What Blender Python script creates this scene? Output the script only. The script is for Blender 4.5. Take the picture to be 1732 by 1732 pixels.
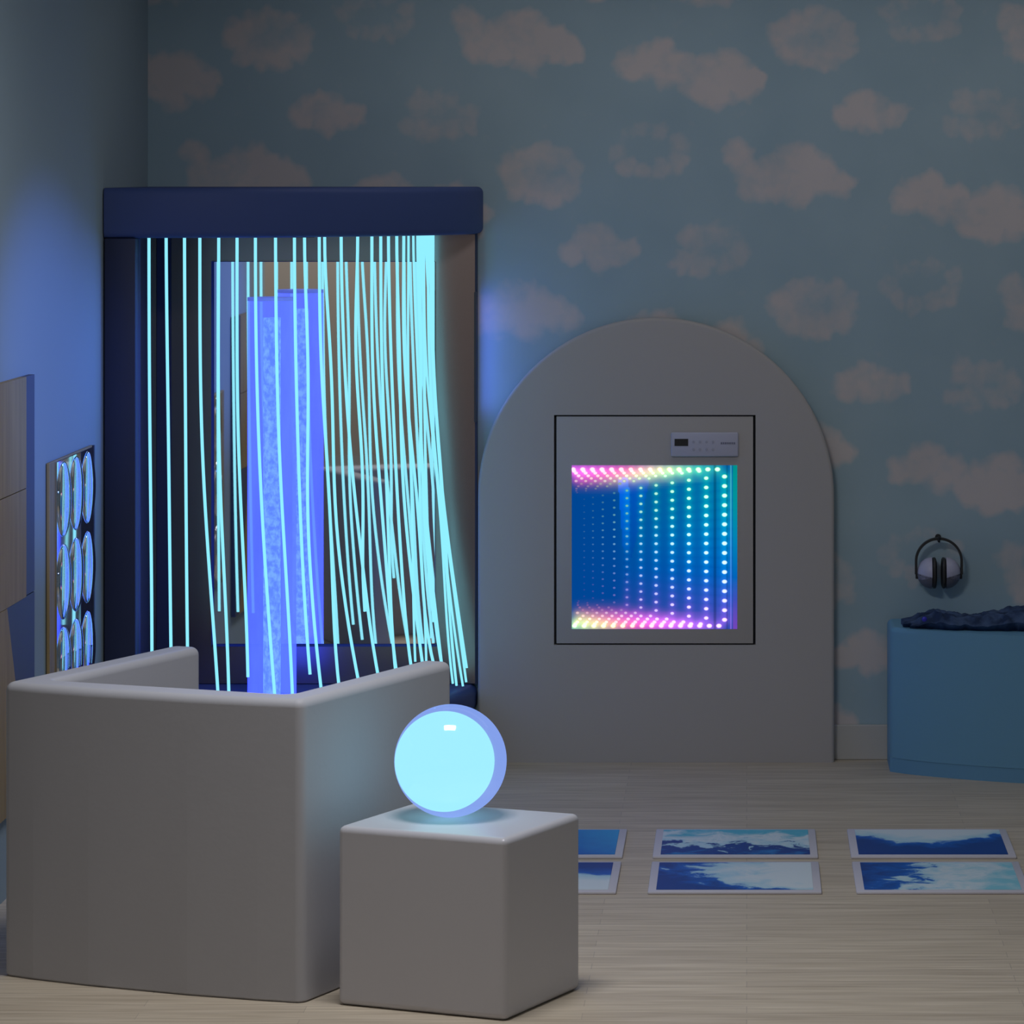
import bpy, bmesh, math, random
from mathutils import Vector, Matrix, noise as mnoise

random.seed(7)
sc = bpy.context.scene
for o in list(bpy.data.objects):
    bpy.data.objects.remove(o, do_unlink=True)
PI = math.pi
C = sc.collection

# ------------------------------------------------------------------ camera, world, lights, exposure
F = 6530.0                 # focal length in pixels of the 1732 px frame
CH = 2.09                  # camera height (m)
CD = 13.70                 # camera to back wall (m)
PX, PY = 1263.0, 288.0     # principal point
cam = bpy.data.cameras.new('camera')
cam.sensor_width = 36.0
cam.lens = F / 1732 * 36.0
cam.shift_x = -(PX - 866) / 1732
cam.shift_y = -(866 - PY) / 1732
cam.clip_end = 100
co = bpy.data.objects.new('camera', cam)
C.objects.link(co)
co.location = (0, -CD, CH)
co.rotation_euler = (PI / 2, 0, 0)
sc.camera = co

w = bpy.data.worlds.new('world')
sc.world = w
w.use_nodes = True
bg = w.node_tree.nodes['Background']
bg.inputs[0].default_value = (0.96, 0.95, 0.93, 1)
bg.inputs[1].default_value = 0.10


def area(name, loc, rot, sx, sy, power, col):
    l = bpy.data.lights.new(name, 'AREA')
    l.shape = 'RECTANGLE'
    l.size, l.size_y = sx, sy
    l.energy = power
    l.color = col
    o = bpy.data.objects.new(name, l)
    C.objects.link(o)
    o.location = loc
    o.rotation_euler = rot
    return o


area('ceiling_lamp', (0.4, -0.85, 2.97), (0, 0, 0), 3.6, 0.8, 5.5, (1.0, 0.96, 0.93))
area('ceiling_lamp', (-0.75, -4.42, 2.97), (0, 0, 0), 0.8, 0.5, 42, (0.96, 0.97, 1.0))


def spot(name, loc, target, half, power, col, blend=1.0, radius=0.05):
    l = bpy.data.lights.new(name, 'SPOT')
    l.energy = power
    l.color = col
    l.spot_size = 2 * half
    l.spot_blend = blend
    l.shadow_soft_size = radius
    o = bpy.data.objects.new(name, l)
    C.objects.link(o)
    o.location = loc
    o.rotation_euler = (Vector(target) - Vector(loc)).to_track_quat('-Z', 'Y').to_euler()
    return o


# added blue spot, unseen, high on the right, gives the left wall its glow
ws = spot('added_blue_spot', (1.6, -4.2, 2.35), (-2.125, -2.0, 1.46), math.radians(8.8), 540, (0.10, 0.25, 1.0))
ws.scale = (1.5, 1.0, 1.0)
area('added_far_wall_fill', (-2.6, -13.0, 2.6), (-math.radians(72), 0, 0), 4.5, 0.5, 26, (1.0, 0.97, 0.94))  # added lamp out of view, brightens the far wall for the mirror
sc.view_settings.view_transform = 'Standard'
sc.view_settings.look = 'None'
sc.view_settings.exposure = 0
sc.view_settings.gamma = 1
sc.view_settings.use_curve_mapping = False


def at(px, py, d):
    """world point seen at a pixel of the photograph at depth d from the camera"""
    return Vector(((px - PX) * d / F, d - CD, CH - (py - PY) * d / F))


# ------------------------------------------------------------------ helpers
def principled(name, col, rough=0.6, metal=0.0, spec=0.5, emit=None, estr=0.0):
    m = bpy.data.materials.new(name)
    m.use_nodes = True
    b = m.node_tree.nodes['Principled BSDF']
    b.inputs['Base Color'].default_value = (*col, 1)
    b.inputs['Roughness'].default_value = rough
    b.inputs['Metallic'].default_value = metal
    b.inputs['Specular IOR Level'].default_value = spec
    if emit:
        b.inputs['Emission Color'].default_value = (*emit, 1)
        b.inputs['Emission Strength'].default_value = estr
    return m


def bumpy(m, scale=80, strength=0.08, dist=0.01):
    nt = m.node_tree
    tc = nt.nodes.new('ShaderNodeTexCoord')
    n = nt.nodes.new('ShaderNodeTexNoise')
    n.inputs['Scale'].default_value = scale
    n.inputs['Detail'].default_value = 3
    bp = nt.nodes.new('ShaderNodeBump')
    bp.inputs['Strength'].default_value = strength
    bp.inputs['Distance'].default_value = dist
    nt.links.new(tc.outputs['Object'], n.inputs['Vector'])
    nt.links.new(n.outputs['Fac'], bp.inputs['Height'])
    nt.links.new(bp.outputs['Normal'], nt.nodes['Principled BSDF'].inputs['Normal'])
    return m


def emission(name, col, strength=1.0):
    m = bpy.data.materials.new(name)
    m.use_nodes = True
    nt = m.node_tree
    nt.nodes.clear()
    out = nt.nodes.new('ShaderNodeOutputMaterial')
    e = nt.nodes.new('ShaderNodeEmission')
    e.inputs[0].default_value = (*col, 1)
    e.inputs[1].default_value = strength
    nt.links.new(e.outputs[0], out.inputs[0])
    return m


def obj(name, bm, mat, parent=None, smooth=True, angle=40, wn=False):
    me = bpy.data.meshes.new(name)
    bmesh.ops.recalc_face_normals(bm, faces=bm.faces[:])
    for f in bm.faces:
        f.smooth = smooth
    bm.to_mesh(me)
    bm.free()
    if smooth:
        me.set_sharp_from_angle(angle=math.radians(angle))
    me.materials.append(mat)
    o = bpy.data.objects.new(name, me)
    C.objects.link(o)
    if parent:
        o.parent = parent
    if wn:
        md = o.modifiers.new('weighted_normals', 'WEIGHTED_NORMAL')
        md.keep_sharp = True
    return o


def thing(name, label, cat, loc=(0, 0, 0), rz=0, group=None):
    o = bpy.data.objects.new(name, None)
    o.empty_display_size = 0.05
    C.objects.link(o)
    o.location = loc
    o.rotation_euler = (0, 0, rz)
    o['label'] = label
    o['category'] = cat
    if group:
        o['group'] = group
    return o


def tag(o, label, cat, group=None):
    o['label'] = label
    o['category'] = cat
    if group:
        o['group'] = group
    return o


def struct(o):
    o['kind'] = 'structure'
    return o


def box(bm, lo, hi, r=0.0, seg=3):
    g = bmesh.ops.create_cube(bm, size=1.0)
    vs = g['verts']
    for v in vs:
        v.co = Vector([lo[i] + (v.co[i] + 0.5) * (hi[i] - lo[i]) for i in range(3)])
    if r > 0:
        es = list({e for v in vs for e in v.link_edges})
        bmesh.ops.bevel(bm, geom=es, offset=r, segments=seg, profile=0.5, affect='EDGES')
    return bm


def nb():
    return bmesh.new()


def prism(bm, pts, z0, z1, axis='z'):
    """closed prism of a 2-D outline; axis y: outline in x,z extruded along y"""
    def P(p, h):
        return Vector((p[0], p[1], h)) if axis == 'z' else (Vector((p[0], h, p[1])) if axis == 'y' else Vector((h, p[0], p[1])))
    a = [bm.verts.new(P(p, z0)) for p in pts]
    b = [bm.verts.new(P(p, z1)) for p in pts]
    f0 = bm.faces.new(a)
    f1 = bm.faces.new(b)
    n = len(pts)
    for i in range(n):
        bm.faces.new((a[i], a[(i + 1) % n], b[(i + 1) % n], b[i]))
    return f0, f1, a, b


def tube(bm, path, r, n=8, cap=True):
    rings = []
    for i, p in enumerate(path):
        p = Vector(p)
        t = (Vector(path[min(i + 1, len(path) - 1)]) - Vector(path[max(i - 1, 0)])).normalized()
        ref = Vector((0, 1, 0)) if abs(t.y) < 0.9 else Vector((1, 0, 0))
        a = t.cross(ref).normalized()
        b = t.cross(a).normalized()
        rr = r[i] if isinstance(r, (list, tuple)) else r
        rings.append([bm.verts.new(p + rr * (math.cos(2 * PI * k / n) * a + math.sin(2 * PI * k / n) * b)) for k in range(n)])
    for i in range(len(rings) - 1):
        for k in range(n):
            bm.faces.new((rings[i][k], rings[i][(k + 1) % n], rings[i + 1][(k + 1) % n], rings[i + 1][k]))
    if cap:
        bm.faces.new(rings[0])
        bm.faces.new(rings[-1])
    return bm


def sphere(bm, c, r, u=32, v=20, sc3=(1, 1, 1)):
    g = bmesh.ops.create_uvsphere(bm, u_segments=u, v_segments=v, radius=r)
    for vt in g['verts']:
        vt.co = Vector((vt.co.x * sc3[0], vt.co.y * sc3[1], vt.co.z * sc3[2])) + Vector(c)
    return g['verts']


# ------------------------------------------------------------------ the room
LX, RX = -2.125, 2.6
FRONT = -6.5
CEIL = 3.0
S = CD / F                                    # metres per photo pixel on the back wall
SKY = (0.365, 0.49, 0.56)

# floor
def floor_mat():
    m = principled('pale_wood_planks', (0.6, 0.55, 0.47), 0.5, spec=0.3)
    nt = m.node_tree
    b = nt.nodes['Principled BSDF']
    tc = nt.nodes.new('ShaderNodeTexCoord')
    br = nt.nodes.new('ShaderNodeTexBrick')
    br.offset = 0.37
    br.inputs['Color1'].default_value = (0.62, 0.54, 0.43, 1)
    br.inputs['Color2'].default_value = (0.54, 0.465, 0.37, 1)
    br.inputs['Mortar'].default_value = (0.46, 0.40, 0.33, 1)
    br.inputs['Scale'].default_value = 1.0
    br.inputs['Mortar Size'].default_value = 0.0012
    br.inputs['Bias'].default_value = -0.1
    br.inputs['Brick Width'].default_value = 1.1
    br.inputs['Row Height'].default_value = 0.075
    nt.links.new(tc.outputs['Object'], br.inputs['Vector'])
    mp = nt.nodes.new('ShaderNodeMapping')
    mp.inputs['Scale'].default_value = (1.3, 26, 1)
    nt.links.new(tc.outputs['Object'], mp.inputs['Vector'])
    n = nt.nodes.new('ShaderNodeTexNoise')
    n.inputs['Scale'].default_value = 2.2
    n.inputs['Detail'].default_value = 5
    n.inputs['Distortion'].default_value = 0.4
    nt.links.new(mp.outputs[0], n.inputs['Vector'])
    rp = nt.nodes.new('ShaderNodeValToRGB')
    rp.color_ramp.elements[0].position = 0.35
    rp.color_ramp.elements[0].color = (0.80, 0.77, 0.73, 1)
    rp.color_ramp.elements[1].position = 0.65
    rp.color_ramp.elements[1].color = (1.06, 1.05, 1.04, 1)
    nt.links.new(n.outputs['Fac'], rp.inputs[0])
    mx = nt.nodes.new('ShaderNodeMix')
    mx.data_type = 'RGBA'
    mx.blend_type = 'MULTIPLY'
    mx.inputs[0].default_value = 1
    nt.links.new(br.outputs['Color'], mx.inputs[6])
    nt.links.new(rp.outputs[0], mx.inputs[7])
    nt.links.new(mx.outputs[2], b.inputs['Base Color'])
    return m


struct(obj('floor', box(nb(), (LX - 0.1, FRONT, -0.1), (RX + 0.1, 0.1, 0)), floor_mat(), smooth=False))

plain = bumpy(principled('plain_blue_wall', (0.29, 0.37, 0.42), 0.85, spec=0.2), 120, 0.03)
white_ceiling = principled('ceiling_white', (0.75, 0.75, 0.74), 0.9)
struct(obj('wall_left', box(nb(), (LX - 0.1, -3.4, 0), (LX, 0.1, CEIL)), plain, smooth=False))
struct(obj('wall_right', box(nb(), (RX, FRONT, 0), (RX + 0.1, 0.1, CEIL)), plain, smooth=False))
struct(obj('ceiling', box(nb(), (LX - 0.1, FRONT, CEIL), (RX + 0.1, 0.1, CEIL + 0.1)), white_ceiling, smooth=False))

# far wall of the room, seen only in the tall mirror, lit by an added lamp
struct(obj('wall_front', box(nb(), (-5.5, -14.8, 0), (2.6, -14.7, CEIL)), principled('beige_wall', (0.5, 0.455, 0.41), 0.9), smooth=False))

# cloud wallpaper: puffs in units of wall-pixels around each cloud's centre; half-drop repeat
CL = {
    # type: (centre x, centre y, strength, hollow centre radius, puffs (dx, dy, r))
    'ring': (1378, 66, 0.80, 34, [(-52, -8, 28), (-40, 20, 26), (-12, 32, 22), (18, 34, 22), (44, 18, 24), (52, -8, 22), (30, -26, 22), (0, -32, 24), (-28, -24, 24), (5, 5, 46)]),
    'double': (1165, 128, 0.95, 0, [(-98, -18, 26), (-72, -26, 32), (-50, -36, 28), (-34, -14, 34), (0, 0, 26), (38, 4, 40), (70, -4, 38), (92, 16, 30), (50, 26, 32), (20, 20, 26), (108, 8, 20), (-10, -18, 24)]),
    'small': (1473, 192, 0.85, 0, [(-42, 6, 24), (-20, -8, 28), (-8, -20, 22), (8, -4, 28), (0, 10, 26), (36, 2, 20), (54, -2, 15), (26, 10, 18)]),
    'wisp': (1662, 196, 0.50, 24, [(-50, 18, 18), (-28, -20, 26), (-18, 20, 24), (12, -16, 30), (24, 16, 24), (48, -4, 22), (8, 0, 34), (52, 12, 14)]),
    'big': (1340, 296, 0.88, 0, [(-72, 14, 26), (-42, 8, 36), (-10, -8, 40), (12, -26, 28), (30, -2, 36), (58, 4, 32), (84, 14, 24), (10, 22, 32), (-90, -36, 26), (-80, -10, 24), (-30, 20, 26)]),
    'faint': (1556, 484, 0.46, 36, [(-52, -4, 20), (-36, -26, 18), (-36, 22, 18), (-8, 32, 16), (22, 26, 18), (48, 16, 20), (54, -12, 16), (20, -34, 18), (-10, -34, 16)]),
}
LEAN = {(0.80, 34): (-0.20, 0.14), (0.95, 0): (0.07, -0.02), (0.85, 0): (-0.16, 0.0), (0.50, 24): (-0.10, 0.05), (0.88, 0): (0.14, 0.05), (0.46, 36): (0.22, 0.30)}
PERX, PERY = 460.5, 228.0


def build_clouds():
    out = []
    for k, (cx, cy, st, hol, puffs) in CL.items():
        for i in range(-5, 6):
            for j in range(-8, 9):
                if (i + j) % 2:
                    continue
                x, y = cx + i * PERX, cy + j * PERY
                if -200 < x < 2600 and -250 < y < 1400:
                    out.append((x, y, st, hol, puffs))
    return out


CLOUDS = build_clouds()


def cloud_density(px, py):
    best = 0.0
    for cx, cy, st, hol, puffs in CLOUDS:
        dx, dy = px - cx, py - cy
        if abs(dx) > 150 or abs(dy) > 90:
            continue
        v = 0.0
        for ax, ay, r in puffs:
            q = ((dx - ax) ** 2 + (dy - ay) ** 2) / (r * r)
            if q < 2.2:
                v = max(v, min(1.0, 1.30 - 0.85 * q))
        gx_, gy_ = LEAN[(st, hol)]
        v *= st * max(0.3, min(1.08, 1 + gx_ * dx / 60 + gy_ * dy / 40))
        v *= 1 + 0.5 * mnoise.noise((px * 0.014, py * 0.022, 3.3)) + 0.22 * mnoise.noise((px * 0.045, py * 0.06, 8.1))
        if hol:
            q = ((dx - 4) / (hol * 1.35)) ** 2 + ((dy + 2) / (hol * 0.75)) ** 2
            v *= 1.0 - 0.62 * math.exp(-q)
        best = max(best, v)
    return best


def wall_back():
    step = 0.0085
    x0, x1 = LX, RX
    nx, nz = int((x1 - x0) / step), int(CEIL / step)
    verts, dens = [], []
    for j in range(nz + 1):
        z = CEIL * j / nz
        py = PY + (CH - z) / S
        for i in range(nx + 1):
            x = x0 + (x1 - x0) * i / nx
            verts.append((x, 0, z))
            px = PX + x / S
            n1 = mnoise.noise((x * 14, z * 14, 0.3)) * 9 + mnoise.noise((x * 34, z * 34, 5.3)) * 6
            n2 = mnoise.noise((x * 14, z * 14, 7.7)) * 9 + mnoise.noise((x * 34, z * 34, 2.1)) * 6
            dens.append(cloud_density(px + n1, py + n2))
    faces = []
    w_ = nx + 1
    for j in range(nz):
        for i in range(nx):
            a = j * w_ + i
            faces.append((a, a + 1, a + 1 + w_, a + w_))
    # back and edges give the wall a real thickness
    b0 = len(verts)
    verts += [(x0, 0.1, 0), (x1, 0.1, 0), (x1, 0.1, CEIL), (x0, 0.1, CEIL)]
    dens += [0, 0, 0, 0]
    faces.append((b0 + 3, b0 + 2, b0 + 1, b0))
    me = bpy.data.meshes.new('wall_back')
    me.from_pydata(verts, [], faces)
    a = me.attributes.new('cloud', 'FLOAT', 'POINT')
    a.data.foreach_set('value', dens)
    m = principled('cloud_wallpaper', SKY, 0.85, spec=0.2)
    nt = m.node_tree
    b = nt.nodes['Principled BSDF']
    at_ = nt.nodes.new('ShaderNodeAttribute')
    at_.attribute_name = 'cloud'
    tc = nt.nodes.new('ShaderNodeTexCoord')
    n = nt.nodes.new('ShaderNodeTexNoise')
    n.inputs['Scale'].default_value = 22
    n.inputs['Detail'].default_value = 4
    nt.links.new(tc.outputs['Object'], n.inputs['Vector'])
    mr = nt.nodes.new('ShaderNodeMapRange')
    mr.inputs['From Min'].default_value = 0.3
    mr.inputs['From Max'].default_value = 0.7
    mr.inputs['To Min'].default_value = -0.16
    mr.inputs['To Max'].default_value = 0.16
    nt.links.new(n.outputs['Fac'], mr.inputs[0])
    ml = nt.nodes.new('ShaderNodeMath')
    ml.operation = 'ADD'
    nt.links.new(at_.outputs['Fac'], ml.inputs[0])
    nt.links.new(mr.outputs[0], ml.inputs[1])
    rp = nt.nodes.new('ShaderNodeValToRGB')
    e = rp.color_ramp.elements
    e[0].position = 0.10
    e[0].color = (*SKY, 1)
    e[1].position = 0.92
    e[1].color = (0.625, 0.575, 0.575, 1)
    x = e.new(0.40)
    x.color = (0.47, 0.525, 0.565, 1)
    nt.links.new(ml.outputs[0], rp.inputs[0])
    # slow tone variation of the printed sky
    n2 = nt.nodes.new('ShaderNodeTexNoise')
    n2.inputs['Scale'].default_value = 3.0
    n2.inputs['Detail'].default_value = 2
    nt.links.new(tc.outputs['Object'], n2.inputs['Vector'])
    r2 = nt.nodes.new('ShaderNodeValToRGB')
    r2.color_ramp.elements[0].position = 0.3
    r2.color_ramp.elements[0].color = (0.93, 0.95, 0.96, 1)
    r2.color_ramp.elements[1].position = 0.7
    r2.color_ramp.elements[1].color = (1.05, 1.04, 1.03, 1)
    nt.links.new(n2.outputs['Fac'], r2.inputs[0])
    mx = nt.nodes.new('ShaderNodeMix')
    mx.data_type = 'RGBA'
    mx.blend_type = 'MULTIPLY'
    mx.inputs[0].default_value = 1
    nt.links.new(rp.outputs[0], mx.inputs[6])
    nt.links.new(r2.outputs[0], mx.inputs[7])
    nt.links.new(mx.outputs[2], b.inputs['Base Color'])
    me.materials.append(m)
    o = bpy.data.objects.new('wall_back', me)
    C.objects.link(o)
    return struct(o)


wall_back()
skirt = principled('skirting_grey', (0.52, 0.51, 0.49), 0.6)
struct(obj('baseboard_back', box(nb(), (LX + 0.001, -0.016, 0.0), (RX - 0.001, -0.001, 0.124), 0.003, 1), skirt))

# ------------------------------------------------------------------ materials
vinyl = bumpy(principled('white_vinyl', (0.465, 0.465, 0.505), 0.55, spec=0.3), 60, 0.03)
vinyl_arch = bumpy(principled('arch_vinyl', (0.46, 0.435, 0.43), 0.6, spec=0.25), 60, 0.02)
navy = principled('navy_vinyl', (0.052, 0.085, 0.245), 0.55, spec=0.3)
navy_dark = principled('dark_navy', (0.025, 0.03, 0.06), 0.6)
gap_shade = principled('shadow_gap', (0.02, 0.022, 0.03), 0.8)  # near-black colour stands in for the shade in the arch panel gap
black = principled('black_plastic', (0.012, 0.012, 0.013), 0.45)
mirror = principled('mirror', (0.96, 0.93, 0.90), 0.02, 1.0)

# ------------------------------------------------------------------ corner fibre-optic curtain
CA, CB = 1.19, 0.965                   # half axes of the quarter-round canopy
corner = thing('fibre_curtain_unit', 'tall navy corner unit with quarter round canopy hung with glowing cyan fibre strands', 'sensory curtain', (LX, 0, 0))


def quarter(a, b, n=40, x0=0.004, y1=-0.004):
    pts = [(x0, y1)]
    for i in range(n + 1):
        t = PI / 2 * i / n
        pts.append((max(x0, a * math.sin(t)), min(y1, -b * math.cos(t))))
    return pts


def quarter_slab(a, b, z0, z1, r=0.02, n=44):
    """quarter-round padded slab with rounded outer rim"""
    bm = nb()
    rings = []
    prof = []
    for k in range(6):
        t = PI / 2 * k / 5
        prof.append((-r + r * math.sin(t), z0 + r - r * math.cos(t)))
    for k in range(6):
        t = PI / 2 * k / 5
        prof.append((-r + r * math.cos(t), z1 - r + r * math.sin(t)))
    for off, z in prof:
        rings.append([bm.verts.new((p[0], p[1], z)) for p in quarter(a + off, b + off, n)])
    m = len(rings[0])
    for i in range(len(rings) - 1):
        for k in range(m):
            bm.faces.new((rings[i][k], rings[i][(k + 1) % m], rings[i + 1][(k + 1) % m], rings[i + 1][k]))
    bm.faces.new(rings[0])
    bm.faces.new(rings[-1])
    return bm


obj('canopy', quarter_slab(CA, CB, 1.866, 2.032, 0.022), navy, corner)
# plinth: padded rim on a set-back base
obj('plinth', quarter_slab(CA - 0.02, CB - 0.015, 0.175, 0.27, 0.03), navy, corner)
obj('plinth_base', quarter_slab(CA - 0.12, CB - 0.12, 0.0, 0.175, 0.004), black, corner)
# back panel, side panel, front post
panel_grey = principled('grey_back_panel', (0.36, 0.285, 0.27), 0.26, 1.0)
bk = obj('back_panel', box(nb(), (0.01, -0.03, 0.27), (-0.958 - LX, -0.004, 1.866), 0.003, 1), panel_grey, corner)
obj('edge_trim', box(nb(), (-0.962 - LX, -0.034, 0.27), (-0.954 - LX, -0.004, 1.866)), navy_dark, corner)
obj('vertical_band', box(nb(), (0.035, -0.036, 0.27), (0.088, -0.03, 1.866), 0.002, 1), navy_dark, corner)
obj('side_panel', box(nb(), (0.004, -CB + 0.11, 0.27), (0.02, -0.03, 1.866)), principled('side_panel_dark', (0.06, 0.065, 0.075), 0.35), corner)
obj('front_post', box(nb(), (0.004, -CB + 0.005, 0.27), (0.108, -CB + 0.115, 1.866), 0.006, 2), principled('post_navy', (0.028, 0.036, 0.085), 0.55, spec=0.3), corner)
# mirror with thin frame
p0, p1 = at(361, 442, CD - 0.05), at(736, 1090, CD - 0.05)
mx0, mx1, mz1, mz0 = p0.x - LX, p1.x - LX, p0.z, p1.z
obj('mirror_panel', box(nb(), (mx0, -0.045, mz0), (mx1, -0.03, mz1), 0.002, 1), mirror, corner, smooth=False)
bm = nb()
box(bm, (mx0 - 0.006, -0.047, mz0 - 0.008), (mx1 + 0.004, -0.03, mz0))
box(bm, (mx0 - 0.008, -0.047, mz0 - 0.008), (mx0, -0.03, mz1))
obj('mirror_frame', bm, navy, corner, smooth=False)

# strands: (px at canopy, px at tip, py at tip)
STR = [(252, 255, 1130), (281, 291, 1132), (312, 320, 1134), (338, 367, 1178), (370, 383, 1178), (401, 414, 1147),
       (432, 463, 1182), (466, 492, 1182), (498, 527, 1139), (515, 541, 1165), (540, 578, 1172), (549, 606, 1166),
       (577, 633, 1160), (605, 613, 1034), (629, 668, 1150), (644, 673, 1150), (657, 695, 1140), (671, 708, 1132),
       (683, 730, 1140), (691, 700, 1118), (699, 745, 1140), (706, 737, 1050), (710, 722, 1140), (714, 752, 1148),
       (717, 768, 1156), (720, 776, 1160), (724, 784, 1158), (727, 788, 1150), (731, 787, 1128), (733, 775, 1164)]
fib = emission('fibre_glow', (0.29, 0.88, 1.08), 1.0)
FA, FB = 1.027, 0.83
for k, (pt, pb, pyb) in enumerate(STR):
    # find where the line of sight through pt meets the hanging rail
    lo, hi = 0.0, PI / 2
    for _ in range(40):
        th = (lo + hi) / 2
        X = LX + FA * math.sin(th)
        Y = -FB * math.cos(th) - 0.06
        if PX + X * F / (CD + Y) < pt:
            lo = th
        else:
            hi = th
    d = CD + Y
    top = Vector((X, Y, 1.875))
    bot = at(pb, pyb, d)
    bot.z = max(bot.z, 0.283)
    path = []
    N = 22
    sway = random.uniform(-1, 1) * (0.004 if pt < 320 else 0.010)
    amp = random.Random(k * 5 + 1).uniform(-0.045, 0.045)
    flick = random.Random(k * 3 + 2).uniform(0.0, 0.016) if pt < 700 else 0.0
    ex = random.uniform(1.6, 2.3) if pt < 690 else random.uniform(1.2, 2.6)
    for i in range(N + 1):
        t = i / N
        g = t ** ex
        x = top.x + (bot.x - top.x) * g + sway * math.sin(t * PI * 1.7) * t
        if pt > 500:
            x += amp * math.sin(t * PI * 2.2) * t * (1 - t) + flick * max(0.0, t - 0.82) ** 2 / 0.0324
        y = top.y + 0.03 * math.sin(t * 2.5 + k) * t - 0.0
        if pt > 600:
            y -= 0.05 * t * t * random.Random(k).uniform(0, 1)
        path.append((x - LX, y, top.z + (bot.z - top.z) * t))
    obj('fibre_strand', tube(nb(), path, 0.0052 if pt < 685 else 0.0041, 8), fib, corner)

# blue strips added for wall glow: one under the canopy, one at the right end
housing = principled('added_strip_housing', (0.05, 0.05, 0.06), 0.4)


def added_glow_strip(p, along, normal, length, power, spread=PI):
    a_ = Vector(along).normalized()
    n_ = Vector(normal).normalized()
    g_ = nb()
    box(g_, (-length / 2, -0.006, -0.001), (length / 2, 0.006, 0.0025), 0.0008, 1)
    m_ = Matrix.Translation(Vector(p) + Vector((0, 0, 0.001))) @ Matrix.Rotation(math.atan2(a_.y, a_.x), 4, 'Z')
    bmesh.ops.transform(g_, matrix=m_, verts=g_.verts[:])
    obj('added_glow_strip', g_, housing, corner)
    l = area('added_glow_strip_light', (0, 0, 0), (0, 0, 0), length, 0.008, power, (0.10, 0.24, 1.0))
    l.data.spread = spread
    l.parent = corner
    zax = -n_
    xax = (a_ - zax * a_.dot(zax)).normalized()
    yax = zax.cross(xax)
    m3 = Matrix((xax, yax, zax)).transposed().to_4x4()
    l.matrix_local = Matrix.Translation(Vector(p) + Vector((0, 0, -0.006))) @ m3


added_glow_strip((0.50, -0.80, 1.8645), (1, 0.2, 0), (-0.35, -0.55, -0.75), 0.36, 4.0, 2.2)
side = area('added_side_glow_light', (0, 0, 0), (0, 0, 0), 0.012, 0.42, 0.30, (0.10, 0.24, 1.0))  # added light, tints the wall beside the unit
g = nb()
box(g, (CA - 0.028, -0.062, 1.20), (CA - 0.020, -0.040, 1.66), 0.001, 1)
obj('added_glow_strip', g, housing, corner)
side.parent = corner
side.matrix_local = Matrix.Translation((CA - 0.018, -0.051, 1.45)) @ Vector((1, 0, 0)).to_track_quat('-Z', 'Y').to_matrix().to_4x4()

# bubble tube standing on the plinth in front of the mirror
bt = thing('bubble_tube', 'glowing blue bubble column standing behind the hanging fibre strands', 'bubble tube', (-1.627, -0.47, 0.27))


def bubble_mat(name, base, light, scale, stretch, lo, hi, alpha):
    m = bpy.data.materials.new(name)
    m.use_nodes = True
    nt = m.node_tree
    nt.nodes.clear()
    out = nt.nodes.new('ShaderNodeOutputMaterial')
    e = nt.nodes.new('ShaderNodeEmission')
    tc = nt.nodes.new('ShaderNodeTexCoord')
    mp = nt.nodes.new('ShaderNodeMapping')
    mp.inputs['Scale'].default_value = (1, 1, stretch)
    nt.links.new(tc.outputs['Object'], mp.inputs[0])
    n = nt.nodes.new('ShaderNodeTexNoise')
    n.inputs['Scale'].default_value = scale
    n.inputs['Detail'].default_value = 4
    n.inputs['Roughness'].default_value = 0.6
    nt.links.new(mp.outputs[0], n.inputs['Vector'])
    rp = nt.nodes.new('ShaderNodeValToRGB')
    rp.color_ramp.elements[0].position = lo
    rp.color_ramp.elements[0].color = (*base, 1)
    rp.color_ramp.elements[1].position = hi
    rp.color_ramp.elements[1].color = (*light, 1)
    nt.links.new(n.outputs['Fac'], rp.inputs[0])
    nt.links.new(rp.outputs[0], e.inputs[0])
    if alpha < 1:
        t = nt.nodes.new('ShaderNodeBsdfTransparent')
        mx = nt.nodes.new('ShaderNodeMixShader')
        mx.inputs[0].default_value = alpha
        nt.links.new(t.outputs[0], mx.inputs[1])
        nt.links.new(e.outputs[0], mx.inputs[2])
        nt.links.new(mx.outputs[0], out.inputs[0])
    else:
        nt.links.new(e.outputs[0], out.inputs[0])
    return m


TOPZ = 1.655 - 0.27
g = nb()
tube(g, [(0, 0, 0.02), (0, 0, TOPZ - 0.012)], 0.083, 48)
obj('acrylic_tube', g, bubble_mat('blue_water', (0.10, 0.17, 3.0), (0.14, 0.26, 3.6), 9, 0.25, 0.3, 0.75, 0.6), bt)
g = nb()
tube(g, [(0, 0, 0.021), (0, 0, TOPZ - 0.07)], 0.030, 24)
obj('bubble_stream', g, bubble_mat('rising_bubbles', (0.12, 0.32, 3.0), (0.30, 0.74, 3.2), 55, 0.8, 0.40, 0.62, 1.0), bt)
g = nb()
tube(g, [(0, 0, TOPZ - 0.012), (0, 0, TOPZ)], 0.0835, 48)
obj('top_cap', g, principled('tube_cap', (0.16, 0.22, 0.6), 0.4, emit=(0.09, 0.13, 0.62), estr=0.9), bt)
g = nb()
tube(g, [(0, 0, 0), (0, 0, 0.02)], 0.095, 48)
obj('base_ring', g, navy_dark, bt)

# ------------------------------------------------------------------ arched infinity panel
AD = CD - 0.075
s_ = AD / F
ax0, ax1 = (808 - PX) * s_, (1411 - PX) * s_
acx, ar = (ax0 + ax1) / 2, (ax1 - ax0) / 2
atop = CH - (538 - PY) * s_
arch = thing('arched_light_panel', 'grey round topped wall panel with recessed square of coloured lights', 'light panel', (acx, 0, 0))


def W(px, py, d=AD):
    p = at(px, py, d)
    return p.x - acx, p.z


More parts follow.
